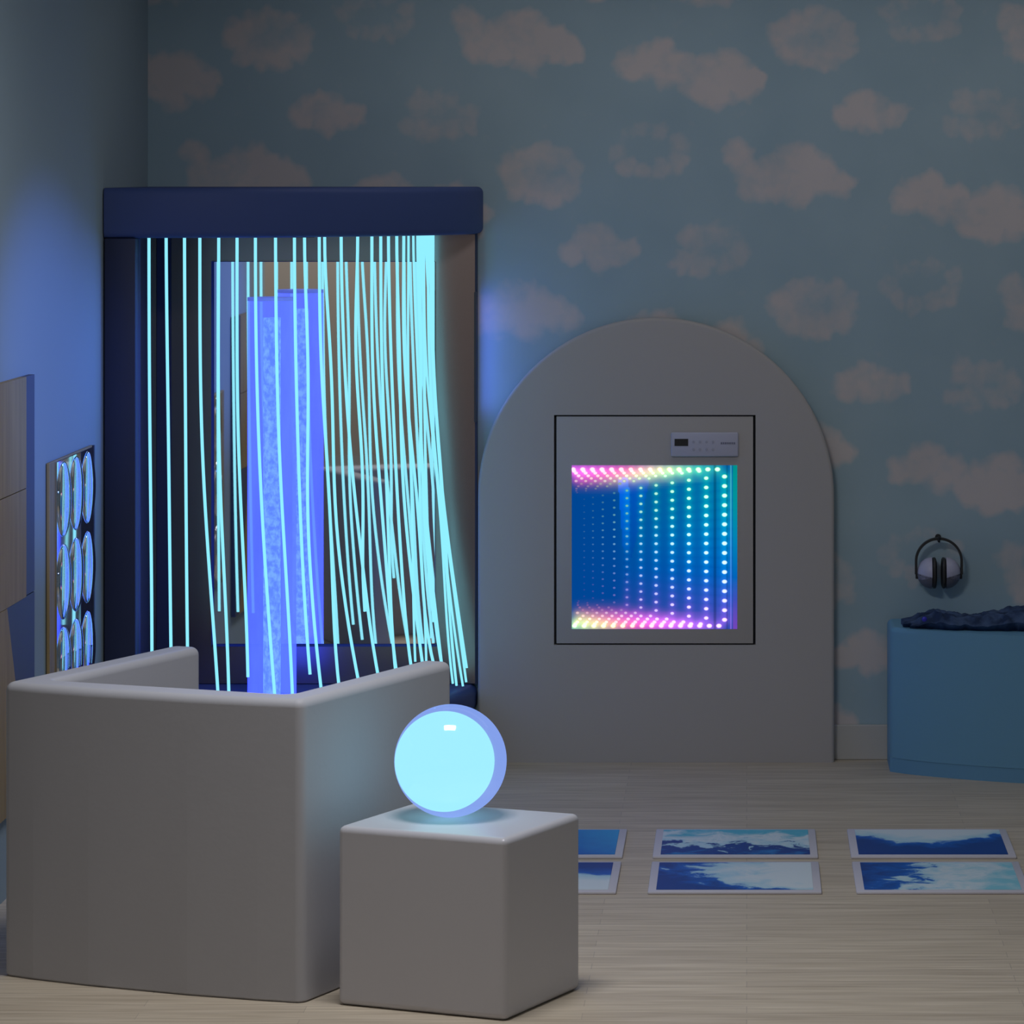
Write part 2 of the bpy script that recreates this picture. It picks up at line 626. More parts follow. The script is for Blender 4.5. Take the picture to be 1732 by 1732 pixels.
# outline with a rectangular opening: built as a ring of quads between outline and opening
fx0, fz1 = W(937, 702)
fx1, fz0 = W(1278, 1091)
outl = []
NA = 48
zc = atop - ar
for i in range(NA + 1):
    t = PI * i / NA
    outl.append((ar * math.cos(t), zc + ar * math.sin(t)))
outl = [(ar, 0.0)] + outl + [(-ar, 0.0)]


def arch_body():
    bm = nb()
    yF, yB, r = -0.075, -0.017, 0.012
    def ring(off, y):
        vs = []
        for x, z in outl:
            dz = z - zc
            if dz > 0:
                l = math.hypot(x, dz)
                vs.append(bm.verts.new((x * (l - off) / l, y, zc + dz * (l - off) / l)))
            else:
                vs.append(bm.verts.new((x - math.copysign(off, x), y, z)))
        return vs
    rings = [ring(0, yB), ring(0, yF + r)]
    for k in range(1, 5):
        t = PI / 2 * k / 4
        rings.append(ring(r - r * math.cos(t), yF + r - r * math.sin(t)))
    n = len(outl)
    for a, b in zip(rings, rings[1:]):
        for k in range(n):
            bm.faces.new((a[k], a[(k + 1) % n], b[(k + 1) % n], b[k]))
    bm.faces.new(rings[0])
    front = rings[-1]
    hole = [bm.verts.new((x, yF, z)) for x, z in ((fx0, fz0), (fx1, fz0), (fx1, fz1), (fx0, fz1))]
    back = [bm.verts.new((v.co.x, yF + 0.03, v.co.z)) for v in hole]
    for k in range(4):
        bm.faces.new((hole[k], hole[(k + 1) % 4], back[(k + 1) % 4], back[k]))
    bm.faces.new(back)
    es = [bm.edges.get((front[k], front[(k + 1) % n])) for k in range(n)]
    es += [bm.edges.get((hole[k], hole[(k + 1) % 4])) for k in range(4)]
    bmesh.ops.triangle_fill(bm, edges=es, use_beauty=True, use_dissolve=False)
    return bm


obj('arch_body', arch_body(), vinyl_arch, arch, angle=30)
obj('shadow_gap', box(nb(), (fx0 + .0005, -0.050, fz0 + .0005), (fx1 - .0005, -0.0455, fz1 - .0005)), gap_shade, arch, smooth=False)
GAP = 0.0085
obj('inner_panel', box(nb(), (fx0 + GAP, -0.0725, fz0 + GAP * .6), (fx1 - GAP * 1.0, -0.051, fz1 - GAP * .6), 0.002, 2), vinyl_arch, arch)

# control unit
cx0, cz1 = W(1135, 731)
cx1, cz0 = W(1249, 772)
unit = obj('control_unit', box(nb(), (cx0, -0.085, cz0), (cx1, -0.0727, cz1), 0.005, 3), principled('lilac_plastic', (0.50, 0.50, 0.62), 0.45), arch)
a, b_ = W(1141, 742)
a2, b2 = W(1164, 754)
obj('display', box(nb(), (a, -0.0862, b2), (a2, -0.0852, b_), 0.0004, 1), black, unit)
dim = principled('button_grey', (0.40, 0.40, 0.50), 0.5)
for r in range(2):
    for k in range(4):
        bx_, bz_ = W(1173 + k * 11, 747 + r * 13)
        g = nb()
        tube(g, [(bx_, -0.0852, bz_), (bx_, -0.0865, bz_)], 0.0045, 12)
        obj('button', g, dim, unit)
g = nb()
for k in range(7):
    lx, lz = W(1219 + k * 3.6, 749.4)
    box(g, (lx, -0.0858, lz - 0.0035), (lx + 0.0058, -0.0851, lz + 0.0035))
obj('maker_mark', g, principled('mark_grey', (0.20, 0.20, 0.28), 0.6), unit, smooth=False)

# infinity mirror screen
sx0, sz1 = W(967, 787)
sx1, sz0 = W(1247, 1064)


def hsv(h, s, v):
    import colorsys
    return colorsys.hsv_to_rgb(h % 1.0, s, v)


def lerp_tab(tab, x):
    for (x0, c0), (x1, c1) in zip(tab, tab[1:]):
        if x <= x1:
            t = max(0, (x - x0) / (x1 - x0))
            return tuple(c0[i] + (c1[i] - c0[i]) * t for i in range(3))
    return tab[-1][1]


TOPC = [(190, (1, .10, .8)), (420, (1, .12, .6)), (600, (1, .05, .2)), (700, (1, .35, .3)), (800, (1, .75, .2)), (900, (.7, 1, .25)), (1050, (.1, .9, .3)), (1320, (0, .75, .35))]
BOTC = [(190, (.3, 1, .3)), (300, (.8, 1, .2)), (450, (1, .7, .1)), (600, (1, .1, .15)), (750, (1, .08, .5)), (950, (.9, .15, 1)), (1150, (.55, .15, 1)), (1320, (.45, .12, 1))]
RGTC = [(430, (0, .8, .25)), (700, (0, .8, .5)), (950, (0, .6, .95)), (1200, (.0, .3, 1)), (1350, (.15, .15, 1)), (1550, (.6, .1, 1))]
XK = [1233, 1108, 990, 876, 766, 662, 567, 480, 402, 335, 275]
YT = [507, 518, 532, 550, 567, 585, 603, 620, 636, 650, 662]
YB = [1487, 1475, 1462, 1443, 1423, 1403, 1385, 1368, 1352, 1338, 1326]
LED = []                      # (x, y, radius, brightness, colour, level) in the screen's own 190..1320 x 430..1550 units
for k, X in enumerate(XK):
    fade = [1, .95, .85, .72, .6, .5, .42, .3, .2, .12, .07][k]
    rad = [17, 15, 14, 13, 12, 11, 9.5, 8.5, 7.5, 6.5, 6][k]
    for i in range(16):
        y0 = 507 + (1487 - 507) * i / 15
        y = YT[k] + (YB[k] - YT[k]) * i / 15
        f2 = fade if k < 7 else fade * math.exp(-((i - 7.5) / (9.5 - 0.5 * (k - 6))) ** 2)
        LED.append((X, y, rad, f2, lerp_tab(RGTC, y0), k))
    for i in range(40):
        x0 = 1185 - 65.7 * i
        x = x0 - (1233 - X)
        if 196 < x < 1250:
            fk = [1, .95, .9, .8, .62, .45, .3, .2, .12, .07, .04][k]
            LED.append((x, 458 + (YT[k] - 507) * 1.02, rad * 1.05, fk, lerp_tab(TOPC, max(195, x + (1233 - X) * 0.55)), k))
            LED.append((x + 10, 1528 + (YB[k] - 1487) * 1.05, rad * 1.05, fk, lerp_tab(BOTC, max(195, x + (1233 - X) * 0.55)), k))


def T(x, y):
    return sx0 + (x - 190) / 1130 * (sx1 - sx0), sz1 - (y - 430) / 1120 * (sz1 - sz0)


def colour_emission(name):
    m = bpy.data.materials.new(name)
    m.use_nodes = True
    nt = m.node_tree
    nt.nodes.clear()
    out = nt.nodes.new('ShaderNodeOutputMaterial')
    e = nt.nodes.new('ShaderNodeEmission')
    a_ = nt.nodes.new('ShaderNodeAttribute')
    a_.attribute_name = 'Col'
    nt.links.new(a_.outputs['Color'], e.inputs[0])
    nt.links.new(e.outputs[0], out.inputs[0])
    return m


def screen():
    n = 130
    verts, cols, faces = [], [], []
    yS = -0.0735
    for j in range(n + 1):
        for i in range(n + 1):
            u, v = i / n, j / n
            x, y = 190 + u * 1130, 430 + v * 1120
            X, Z = T(x, y)
            verts.append((X, yS, Z))
            c = [0.0, 0.060 + 0.03 * (1 - v) * u, 0.37 - 0.08 * (1 - u)]
            # pale reflection deep inside, painted into the screen colour
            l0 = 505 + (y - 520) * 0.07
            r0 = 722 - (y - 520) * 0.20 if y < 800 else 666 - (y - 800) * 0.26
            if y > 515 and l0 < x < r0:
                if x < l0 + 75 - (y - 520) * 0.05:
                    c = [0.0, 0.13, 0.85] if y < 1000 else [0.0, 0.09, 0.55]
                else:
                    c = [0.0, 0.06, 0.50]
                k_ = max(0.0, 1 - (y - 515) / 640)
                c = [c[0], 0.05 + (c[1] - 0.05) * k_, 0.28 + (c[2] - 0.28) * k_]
            for lx, ly, rr, br, lc, k in LED:  # halos around the LEDs are painted into the screen colour
                dx, dy = x - lx, y - ly
                if k > 6 or abs(dx) > 90 or abs(dy) > 90:
                    continue
                s2 = (1.9 * rr) ** 2
                gq = br * 0.34 * math.exp(-(dx * dx + dy * dy) / s2)
                gq += br * 0.05 * math.exp(-(dx * dx + dy * dy) / (7 * s2))
                for q in range(3):
                    c[q] += lc[q] * gq
            # side strip and reflected strip lines
            if x > 1292:
                lc = lerp_tab(RGTC, y)
                c = [c[q] * 0.5 + lc[q] * 0.28 for q in range(3)]
            elif 1268 < x < 1284:
                lc = lerp_tab(RGTC, y)
                c = [c[q] + lc[q] * 0.30 + 0.05 for q in range(3)]
            elif abs(x - 1300) < 8 or abs(x - 1170) < 8 or abs(x - 1252) < 6:
                c = [c[q] * 0.6 for q in range(3)]
            cols.append((*c, 1))
    for j in range(n):
        for i in range(n):
            a = j * (n + 1) + i
            faces.append((a, a + n + 1, a + n + 2, a + 1))
    me = bpy.data.meshes.new('infinity_screen')
    me.from_pydata(verts, [], faces)
    ca = me.color_attributes.new('Col', 'FLOAT_COLOR', 'POINT')
    for i, c in enumerate(cols):
        ca.data[i].color = c
    me.materials.append(colour_emission('screen_glow'))
    o = bpy.data.objects.new('infinity_screen', me)
    C.objects.link(o)
    o.parent = arch
    return o


scr = screen()


def led_mesh(items, name, parent):
    verts, cols, faces = [], [], []
    for lx, ly, rr, br, lc, k in items:
        X, Z = T(lx, ly)
        r = rr / 1130 * (sx1 - sx0)
        rx = r * 1.15
        b0 = len(verts)
        white = 0.55 if k < 6 else 0.3
        core = [min(1.6, (lc[q] * 0.55 + white) * 1.5) * br + (0, .05, .28)[q] * (1 - br) for q in range(3)]
        rim = [(lc[q] * 0.8 + 0.12) * br + (0, .05, .28)[q] * (1 - br) for q in range(3)]
        verts.append((X, -0.0752, Z))
        cols.append((*core, 1))
        for ringr, yy, cc in ((0.6, -0.0749, core), (1.0, -0.0740, rim)):
            for q in range(10):
                t = 2 * PI * q / 10
                zz = Z + r * 0.9 * ringr * math.sin(t)
                xx = X + rx * ringr * math.cos(t)
                verts.append((min(max(xx, sx0), sx1), yy, min(max(zz, sz0), sz1)))
                cols.append((*cc, 1))
        for q in range(10):
            q2 = (q + 1) % 10
            faces.append((b0, b0 + 1 + q, b0 + 1 + q2))
            faces.append((b0 + 1 + q, b0 + 11 + q, b0 + 11 + q2, b0 + 1 + q2))
    me = bpy.data.meshes.new(name)
    me.from_pydata(verts, [], faces)
    ca = me.color_attributes.new('Col', 'FLOAT_COLOR', 'POINT')
    for i, c in enumerate(cols):
        ca.data[i].color = c
    me.materials.append(LEDM)
    o = bpy.data.objects.new(name, me)
    C.objects.link(o)
    o.parent = parent
    return o


LEDM = colour_emission('led_glow')
for it in LED:
    if it[5] == 0:
        led_mesh([it], 'led_light', scr)
o = led_mesh([it for it in LED if it[5] > 0], 'led_reflections', scr)  # mirror images of the LEDs, drawn as glowing discs
o['kind'] = 'stuff'

# ------------------------------------------------------------------ blue curved bench on the right
bench = thing('curved_bench', 'pale blue padded bench with curved front against the cloud wall', 'bench', (0, 0, 0))
bp_ = []
bx0 = 0.497
bench_pts = [(bx0, -0.018), (bx0, -0.285)]
for i in range(1, 30):
    t = i / 30
    x = bx0 + (2.20 - bx0) * t
    bench_pts.append((x, -0.285 - 0.33 * math.sin(PI * t) ** 0.8))
bench_pts += [(2.20, -0.285), (2.20, -0.018)]


def padded(pts, z0, z1, r, seg=4):
    bm = nb()
    f0, f1, a, b = prism(bm, pts, z0, z1)
    bm.verts.ensure_lookup_table()
    es = [e for e in f1.edges]
    for i, (p, q) in enumerate(zip(a, b)):
        e = bm.edges.get((p, q))
        d0 = (a[i].co - a[i - 1].co).normalized()
        d1 = (a[(i + 1) % len(a)].co - a[i].co).normalized()
        if d0.dot(d1) < 0.8:
            es.append(e)
    bmesh.ops.bevel(bm, geom=es, offset=r, segments=seg, profile=0.5, affect='EDGES')
    return bm


blue_vinyl = bumpy(principled('pale_blue_vinyl', (0.15, 0.34, 0.50), 0.5, spec=0.3), 50, 0.03)
obj('bench_cushion', padded(bench_pts, 0.05, 0.503, 0.02), blue_vinyl, bench, angle=35, wn=True)
inner = [(p[0] + (0.001 if p[0] < 1 else -0.001), min(-0.02, p[1] + 0.002)) for p in bench_pts]
g = nb()
prism(g, inner, 0.0, 0.05)
obj('bench_base', g, principled('blue_base', (0.13, 0.31, 0.48), 0.6), bench, angle=35)

# crumpled blanket on the bench
def blanket():
    bm = nb()
    nx, ny = 90, 34
    x0, x1, yf, yb = 0.555, 1.22, -0.44, -0.16
    grid = []
    under = []
    for j in range(ny + 1):
        row, rowu = [], []
        for i in range(nx + 1):
            u, v = i / nx, j / ny
            wob = 0.02 * mnoise.noise((u * 7, 3.1, 0)) + 0.012 * mnoise.noise((u * 19, 9.1, 0))
            wob2 = 0.03 * mnoise.noise((0, v * 5, 4.4)) + 0.02 * mnoise.noise((0, v * 14, 8.4))
            x = x0 + (x1 - x0) * u + wob2 * (1 - u)
            fr = yf + (0.10 * (1 - u) ** 3)
            y = fr + (yb - fr) * v + wob * (1 - v)
            env = min(1, 5.5 * min(u, 1 - u) + 0.35) * min(1, (4.2 * min(v, 1 - v) + 0.45))
            h = 0.036 + 0.020 * mnoise.noise((u * 6.5, v * 3, 1.7)) + 0.014 * abs(mnoise.noise((u * 15 + v * 4, v * 7, 6.2))) + 0.014 * math.exp(-((u - 0.62) / 0.13) ** 2) + 0.010 * mnoise.noise((u * 30, v * 12, 2.2))
            if u < 0.16:
                h += 0.006 * math.cos(u / 0.16 * PI * 4)
            row.append(bm.verts.new((x, y, 0.507 + max(0.008, h * env))))
            rowu.append(bm.verts.new((x + 0.012 * (1 - u) * 0, y + (0.02 if v < 0.5 else -0.005), 0.5035)))
        grid.append(row)
        under.append(rowu)
    for j in range(ny):
        for i in range(nx):
            bm.faces.new((grid[j][i], grid[j][i + 1], grid[j + 1][i + 1], grid[j + 1][i]))
            bm.faces.new((under[j][i], under[j + 1][i], under[j + 1][i + 1], under[j][i + 1]))
    for i in range(nx):
        bm.faces.new((grid[0][i], under[0][i], under[0][i + 1], grid[0][i + 1]))
        bm.faces.new((grid[ny][i], grid[ny][i + 1], under[ny][i + 1], under[ny][i]))
    for j in range(ny):
        bm.faces.new((grid[j][0], grid[j + 1][0], under[j + 1][0], under[j][0]))
        bm.faces.new((grid[j][nx], under[j][nx], under[j + 1][nx], grid[j + 1][nx]))
    return bm


def blanket_mat():
    m = principled('navy_cloth', (0.03, 0.05, 0.12), 0.8, spec=0.2)
    nt = m.node_tree
    tc = nt.nodes.new('ShaderNodeTexCoord')
    n = nt.nodes.new('ShaderNodeTexNoise')
    n.inputs['Scale'].default_value = 18
    n.inputs['Detail'].default_value = 4
    rp = nt.nodes.new('ShaderNodeValToRGB')
    rp.color_ramp.elements[0].position = 0.4
    rp.color_ramp.elements[0].color = (0.018, 0.035, 0.085, 1)
    rp.color_ramp.elements[1].position = 0.62
    rp.color_ramp.elements[1].color = (0.06, 0.10, 0.20, 1)
    nt.links.new(tc.outputs['Object'], n.inputs['Vector'])
    nt.links.new(n.outputs['Fac'], rp.inputs[0])
    nt.links.new(rp.outputs[0], nt.nodes['Principled BSDF'].inputs['Base Color'])
    return m


bl = thing('blanket', 'crumpled dark navy blanket lying on the blue bench', 'blanket', (0.885, -0.31, 0.503))
o = obj('cloth', blanket(), blanket_mat(), bl, angle=60)
o.location = (-0.885, 0.31, -0.503)
g = nb()
q = at(1563, 1043, 13.30)
sphere(g, (q.x - 0.885, -0.425 + 0.31, q.z - 0.503 - 0.006), 0.009, 14, 8, (1, 0.5, 1))
obj('button', g, principled('blue_button', (0.03, 0.03, 0.5), 0.4), bl)

# ------------------------------------------------------------------ ear defenders on a hook
hk = at(1588, 911, CD - 0.06)
ear = thing('ear_defenders', 'dark grey ear defenders with pale cups hanging from a wall hook', 'ear defenders', (hk.x, hk.y, hk.z))
ES = (CD - 0.06) / F
band = []
for i in range(33):
    t = PI * i / 32
    band.append((38.5 * math.cos(t) * ES, 0, (-38 + 38 * math.sin(t)) * ES))
band = [(38.5 * ES, 0, -60 * ES)] + band + [(-38.5 * ES, 0, -60 * ES)]
dk = principled('dark_band', (0.02, 0.02, 0.022), 0.5)
g = nb()
rings = []
for i, p in enumerate(band):
    p = Vector(p)
    t = (Vector(band[min(i + 1, len(band) - 1)]) - Vector(band[max(i - 1, 0)])).normalized()
    nrm = Vector((t.z, 0, -t.x))
    h, wd = 0.0042, 0.012
    rings.append([g.verts.new(p + nrm * a + Vector((0, b, 0))) for a, b in ((h, wd), (h, -wd), (-h, -wd), (-h, wd))])
for a, b in zip(rings, rings[1:]):
    for k in range(4):
        g.faces.new((a[k], a[(k + 1) % 4], b[(k + 1) % 4], b[k]))
g.faces.new(rings[0])
g.faces.new(rings[-1])
obj('headband', g, dk, ear)
cup_m = principled('pale_cup', (0.47, 0.47, 0.62), 0.4)
cup_low = principled('grey_cup_lower', (0.14, 0.14, 0.18), 0.5)
for s in (-1, 1):
    # outer shell: half ellipsoid facing away from the middle, upper pale / lower dark shell
    def shell(upper):
        bm = nb()
        vs = sphere(bm, (0, 0, 0), 1.0, 36, 24)
        bmesh.ops.bisect_plane(bm, geom=bm.verts[:] + bm.edges[:] + bm.faces[:], plane_co=(0, 0, 0), plane_no=(-s, 0, 0), clear_outer=True)
        bmesh.ops.bisect_plane(bm, geom=bm.verts[:] + bm.edges[:] + bm.faces[:], plane_co=(0, 0, -0.22), plane_no=(s * -0.22, 0, -1 if upper else 1), clear_outer=True)
        bmesh.ops.holes_fill(bm, edges=[e for e in bm.edges if e.is_boundary], sides=0)
        for v in bm.verts:
            v.co = Vector((v.co.x * 25 * ES + s * 12 * ES, v.co.y * 24 * ES, v.co.z * 26.5 * ES - 58 * ES))
        return bm
    cp = obj('ear_cup', shell(True), cup_m, ear)
    obj('lower_shell', shell(False), cup_low, cp)
    g = nb()
    vs = sphere(g, (0, 0, 0), 1.0, 24, 16)
    for v in g.verts:
        c = v.co
        f = lambda a: math.copysign(abs(a) ** 0.6, a)
        v.co = Vector((f(c.x) * 4.6 * ES + s * 8.0 * ES, f(c.y) * 22 * ES, f(c.z) * 26 * ES - 58 * ES))
    obj('ear_cushion', g, dk, ear)
    g = nb()
    box(g, (s * 38 * ES - 0.007, -0.006, -68 * ES), (s * 38 * ES + 0.003, 0.006, -57 * ES), 0.002, 2) if s > 0 else box(g, (s * 38 * ES - 0.003, -0.006, -68 * ES), (s * 38 * ES + 0.007, 0.006, -57 * ES), 0.002, 2)
    tube(g, [(s * 37 * ES, 0, -65 * ES), (s * 30 * ES, 0, -66 * ES)], 0.004, 8)
    obj('pivot', g, dk, ear)
hook = thing('wall_hook', 'small dark hook holding the ear defenders on cloud wall', 'hook', (hk.x, -0.001, hk.z - 0.004))
g = nb()
tube(g, [(0, 0, 0.004), (0, -0.007, 0.004)], 0.011, 16)
obj('backplate', g, dk, hook)
g = nb()
tube(g, [(0, -0.006, -0.004), (0, -0.045, -0.006), (0, -0.07, -0.0055), (0, -0.078, 0.002), (0, -0.080, 0.012)], 0.0038, 10)
obj('peg', g, dk, hook)

# ------------------------------------------------------------------ left wall: wooden panel and bubble mirror
def wood_mat():
    m = principled('plywood', (0.36, 0.27, 0.17), 0.6, spec=0.25)
    nt = m.node_tree
    tc = nt.nodes.new('ShaderNodeTexCoord')
    mp = nt.nodes.new('ShaderNodeMapping')
    mp.inputs['Scale'].default_value = (10, 14, 1.2)
    n = nt.nodes.new('ShaderNodeTexNoise')
    n.inputs['Scale'].default_value = 2.5
    n.inputs['Detail'].default_value = 5
    rp = nt.nodes.new('ShaderNodeValToRGB')
    rp.color_ramp.elements[0].position = 0.3
    rp.color_ramp.elements[0].color = (0.27, 0.195, 0.095, 1)
    rp.color_ramp.elements[1].position = 0.7
    rp.color_ramp.elements[1].color = (0.35, 0.255, 0.125, 1)
    nt.links.new(tc.outputs['Object'], mp.inputs[0])
    nt.links.new(mp.outputs[0], n.inputs['Vector'])
    nt.links.new(n.outputs['Fac'], rp.inputs[0])
    nt.links.new(rp.outputs[0], nt.nodes['Principled BSDF'].inputs['Base Color'])
    return m


ply = wood_mat()
yA = 2.125 * F / (PX - 47) - CD          # far edge of the wooden panel
wp = thing('wooden_wall_panel', 'tan plywood wall panel with navy edge on the left wall', 'wall panel', (LX, yA, 0.25))


def WP(pts, x0, x1):
    g_ = nb()
    prism(g_, [(y - yA, z - 0.25) for y, z in pts], x0, x1, 'x')
    return g_


yN = yA - 0.14
yE = yA - 0.56
obj('upper_board', WP([(yN, 1.487), (yE, 1.487), (yE, 1.163), (yN, 1.163)], 0.002, 0.022), ply, wp, smooth=False)
obj('lower_board', WP([(yN, 1.160), (yE, 1.160), (yE, 0.845), (yN, 0.845)], 0.002, 0.022), ply, wp, smooth=False)
obj('navy_edge_strip', WP([(yA, 1.487), (yN, 1.487), (yN, 0.848), (yA, 0.848)], 0.002, 0.020), principled('strip_navy', (0.07, 0.08, 0.14), 0.6), wp, smooth=False)
obj('navy_skirt', WP([(yA, 0.845), (yA - 0.43, 0.845), (yA - 0.10, 0.25), (yA, 0.25)], 0.002, 0.020), principled('skirt_navy', (0.06, 0.07, 0.13), 0.6), wp, smooth=False)
obj('wooden_foot', WP([(yA - 0.432, 0.843), (yE, 0.843), (yE, 0.25), (yA - 0.102, 0.25)], 0.002, 0.022), ply, wp, smooth=False)

m0 = 2.125 * F / (PX - 77) - CD
m1 = 2.125 * F / (PX - 151) - CD
bmr = thing('bubble_mirror', 'square mirror with rows of bulging domes on the left wall', 'mirror', (LX, (m0 + m1) / 2, 0.43))
hy = (m1 - m0) / 2
obj('backing_board', box(nb(), (0.002, -hy, 0), (0.012, hy, 0.772), 0.002, 1), ply, bmr, smooth=False)
mirror_blue = principled('acrylic_mirror', (0.80, 0.83, 0.88), 0.03, 1.0)
obj('mirror_sheet', box(nb(), (0.0122, -hy + 0.10, 0.004), (0.017, hy - 0.02, 0.768), 0.001, 1), mirror_blue, bmr, smooth=False)
obj('dark_edge', box(nb(), (0.0122, hy - 0.019, 0.0), (0.018, hy, 0.772)), navy_dark, bmr, smooth=False)
for r in range(3):
    for c in range(3):
        g = nb()
        R = 0.104
        bmesh.ops.create_uvsphere(g, u_segments=40, v_segments=20, radius=R)
        bmesh.ops.bisect_plane(g, geom=g.verts[:] + g.edges[:] + g.faces[:], plane_co=(0, 0, 0), plane_no=(1, 0, 0), clear_inner=True)
        for v in g.verts:
            v.co = Vector((0.0172 + v.co.x * 0.16, v.co.y + (-hy + 0.215 + c * 0.222), v.co.z * 1.12 + 0.645 - r * 0.255))
        obj('mirror_dome', g, mirror_blue, bmr)

# ------------------------------------------------------------------ padded three-sided surround
A0 = Vector((-1.930, -3.680, 0))
rz = math.atan2(-0.384, 0.923)
surround = thing('padded_surround', 'white padded three sided low wall open towards the fibre strands', 'soft play wall', A0, rz)
L, DP, TH, HT = 0.885, 0.83, 0.092, 0.762


def fillet(pts, r, seg=5):
    """round the corners of a closed outline, leaving nearly straight joints alone"""
    out = []
    n = len(pts)
    for i in range(n):
        p, a, b = Vector(pts[i]), Vector(pts[i - 1]), Vector(pts[(i + 1) % n])
        u, v = (a - p).normalized(), (b - p).normalized()
        if u.dot(v) < -0.9:
            out.append((p, True))
            continue
        half = u.angle(v) / 2
        t = r / math.tan(half)
        c = p + (u + v).normalized() * (r / math.sin(half))
        s0, s1 = p + u * t - c, p + v * t - c
        ang = s0.angle_signed(s1)
        for k in range(seg + 1):
            q = s0.copy()
            q.rotate(Matrix.Rotation(-ang * k / seg, 2))
            out.append((c + q, False))
    return out


def u_wall():
    # faceted front, very slightly bowed, then the two returning sides (counter-clockwise)
    pts = [(fx * L, by) for fx, by in ((0.0, 0.0), (0.115, -0.016), (0.31, -0.028), (0.64, -0.028), (0.86, -0.014), (1.0, 0.0))]
    pts += [(L, DP), (L - TH, DP), (L - TH, TH), (TH, TH), (TH, DP + 0.02), (0, DP + 0.02)]
    base = fillet(pts, 0.027)
    n = len(base)
    P = [b[0] for b in base]

    def offset(d):
        res = []
        for i in range(n):
            e0 = (P[i] - P[i - 1]).normalized()
            e1 = (P[(i + 1) % n] - P[i]).normalized()
            n0, n1 = Vector((-e0.y, e0.x)), Vector((-e1.y, e1.x))
            m = (n0 + n1).normalized()
            res.append(P[i] + m * (d / max(0.3, m.dot(n0))))
        return res
    bm = nb()
    r = 0.022
    prof = [(0.006, 0.0), (0.0, 0.006), (0.0, HT - r)] + [(r - r * math.cos(PI / 2 * k / 6), HT - r + r * math.sin(PI / 2 * k / 6)) for k in range(1, 7)]
    rings = [[bm.verts.new((p.x, p.y, z)) for p in offset(d)] for d, z in prof]
    for a, b in zip(rings, rings[1:]):
        for k in range(n):
            bm.faces.new((a[k], a[(k + 1) % n], b[(k + 1) % n], b[k]))
    for ring in (rings[0], rings[-1]):
        bmesh.ops.triangle_fill(bm, edges=[bm.edges.get((ring[k], ring[(k + 1) % n])) for k in range(n)], use_beauty=True)
    return bm


pw = obj('padded_wall', u_wall(), vinyl, surround, angle=30, wn=True)
# the panel joints of the front stay crisp
for e in pw.data.edges:
    a, b = (pw.data.vertices[i].co for i in e.vertices)
    if abs(a.z - b.z) > 0.5 and abs(a.x - b.x) < 1e-4 and a.y < -0.005 and b.y < -0.005 and 0.05 < a.x < L - 0.05:
        e.use_edge_sharp = True

# ------------------------------------------------------------------ cube seat with glowing globe
F0 = Vector((-0.590, 9.477 - CD, 0))
uu, vv = Vector((-0.917, 0.40, 0)), Vector((0.40, 0.917, 0))
cw, cd_, ch = 0.475, 0.415, 0.4486
cc = F0 + uu * cw / 2 + vv * cd_ / 2
cube = thing('cube_seat', 'white padded cube standing in front of the three sided wall', 'cube seat', cc, math.atan2(-0.40, 0.917))
obj('cube_body', box(nb(), (-cw / 2, -cd_ / 2, 0.0), (cw / 2, cd_ / 2, ch), 0.017, 4), bumpy(principled('cube_vinyl', (0.555, 0.55, 0.60), 0.32, spec=0.5), 60, 0.02), cube, wn=True)

gx = at(762, 1287, 9.80)
R = 0.1425
globe = thing('light_globe', 'glowing cyan ball lamp resting on the white cube', 'lamp', (gx.x, gx.y, ch))


def shell_mat():
    m = bpy.data.materials.new('frosted_shell')
    m.use_nodes = True
    nt = m.node_tree
    nt.nodes.clear()
    out = nt.nodes.new('ShaderNodeOutputMaterial')
    t = nt.nodes.new('ShaderNodeBsdfTransparent')
    e = nt.nodes.new('ShaderNodeEmission')
    e.inputs[0].default_value = (0.27, 0.42, 1.0, 1)
    gl = nt.nodes.new('ShaderNodeBsdfGlossy')
    gl.inputs['Roughness'].default_value = 0.08
    m1_ = nt.nodes.new('ShaderNodeMixShader')
    m1_.inputs[0].default_value = 0.62
    m2_ = nt.nodes.new('ShaderNodeMixShader')
    m2_.inputs[0].default_value = 0.05
    nt.links.new(t.outputs[0], m1_.inputs[1])
    nt.links.new(e.outputs[0], m1_.inputs[2])
    nt.links.new(m1_.outputs[0], m2_.inputs[1])
    nt.links.new(gl.outputs[0], m2_.inputs[2])
    nt.links.new(m2_.outputs[0], out.inputs[0])
    return m


g = nb()
sphere(g, (0, 0, R), R, 64, 40)
obj('outer_shell', g, shell_mat(), globe)
g = nb()
sphere(g, (-0.0145, -0.004, R - 0.001), 0.1265, 64, 40)
obj('inner_globe', g, emission('globe_glow', (0.56, 1.7, 1.15), 1.0), globe)

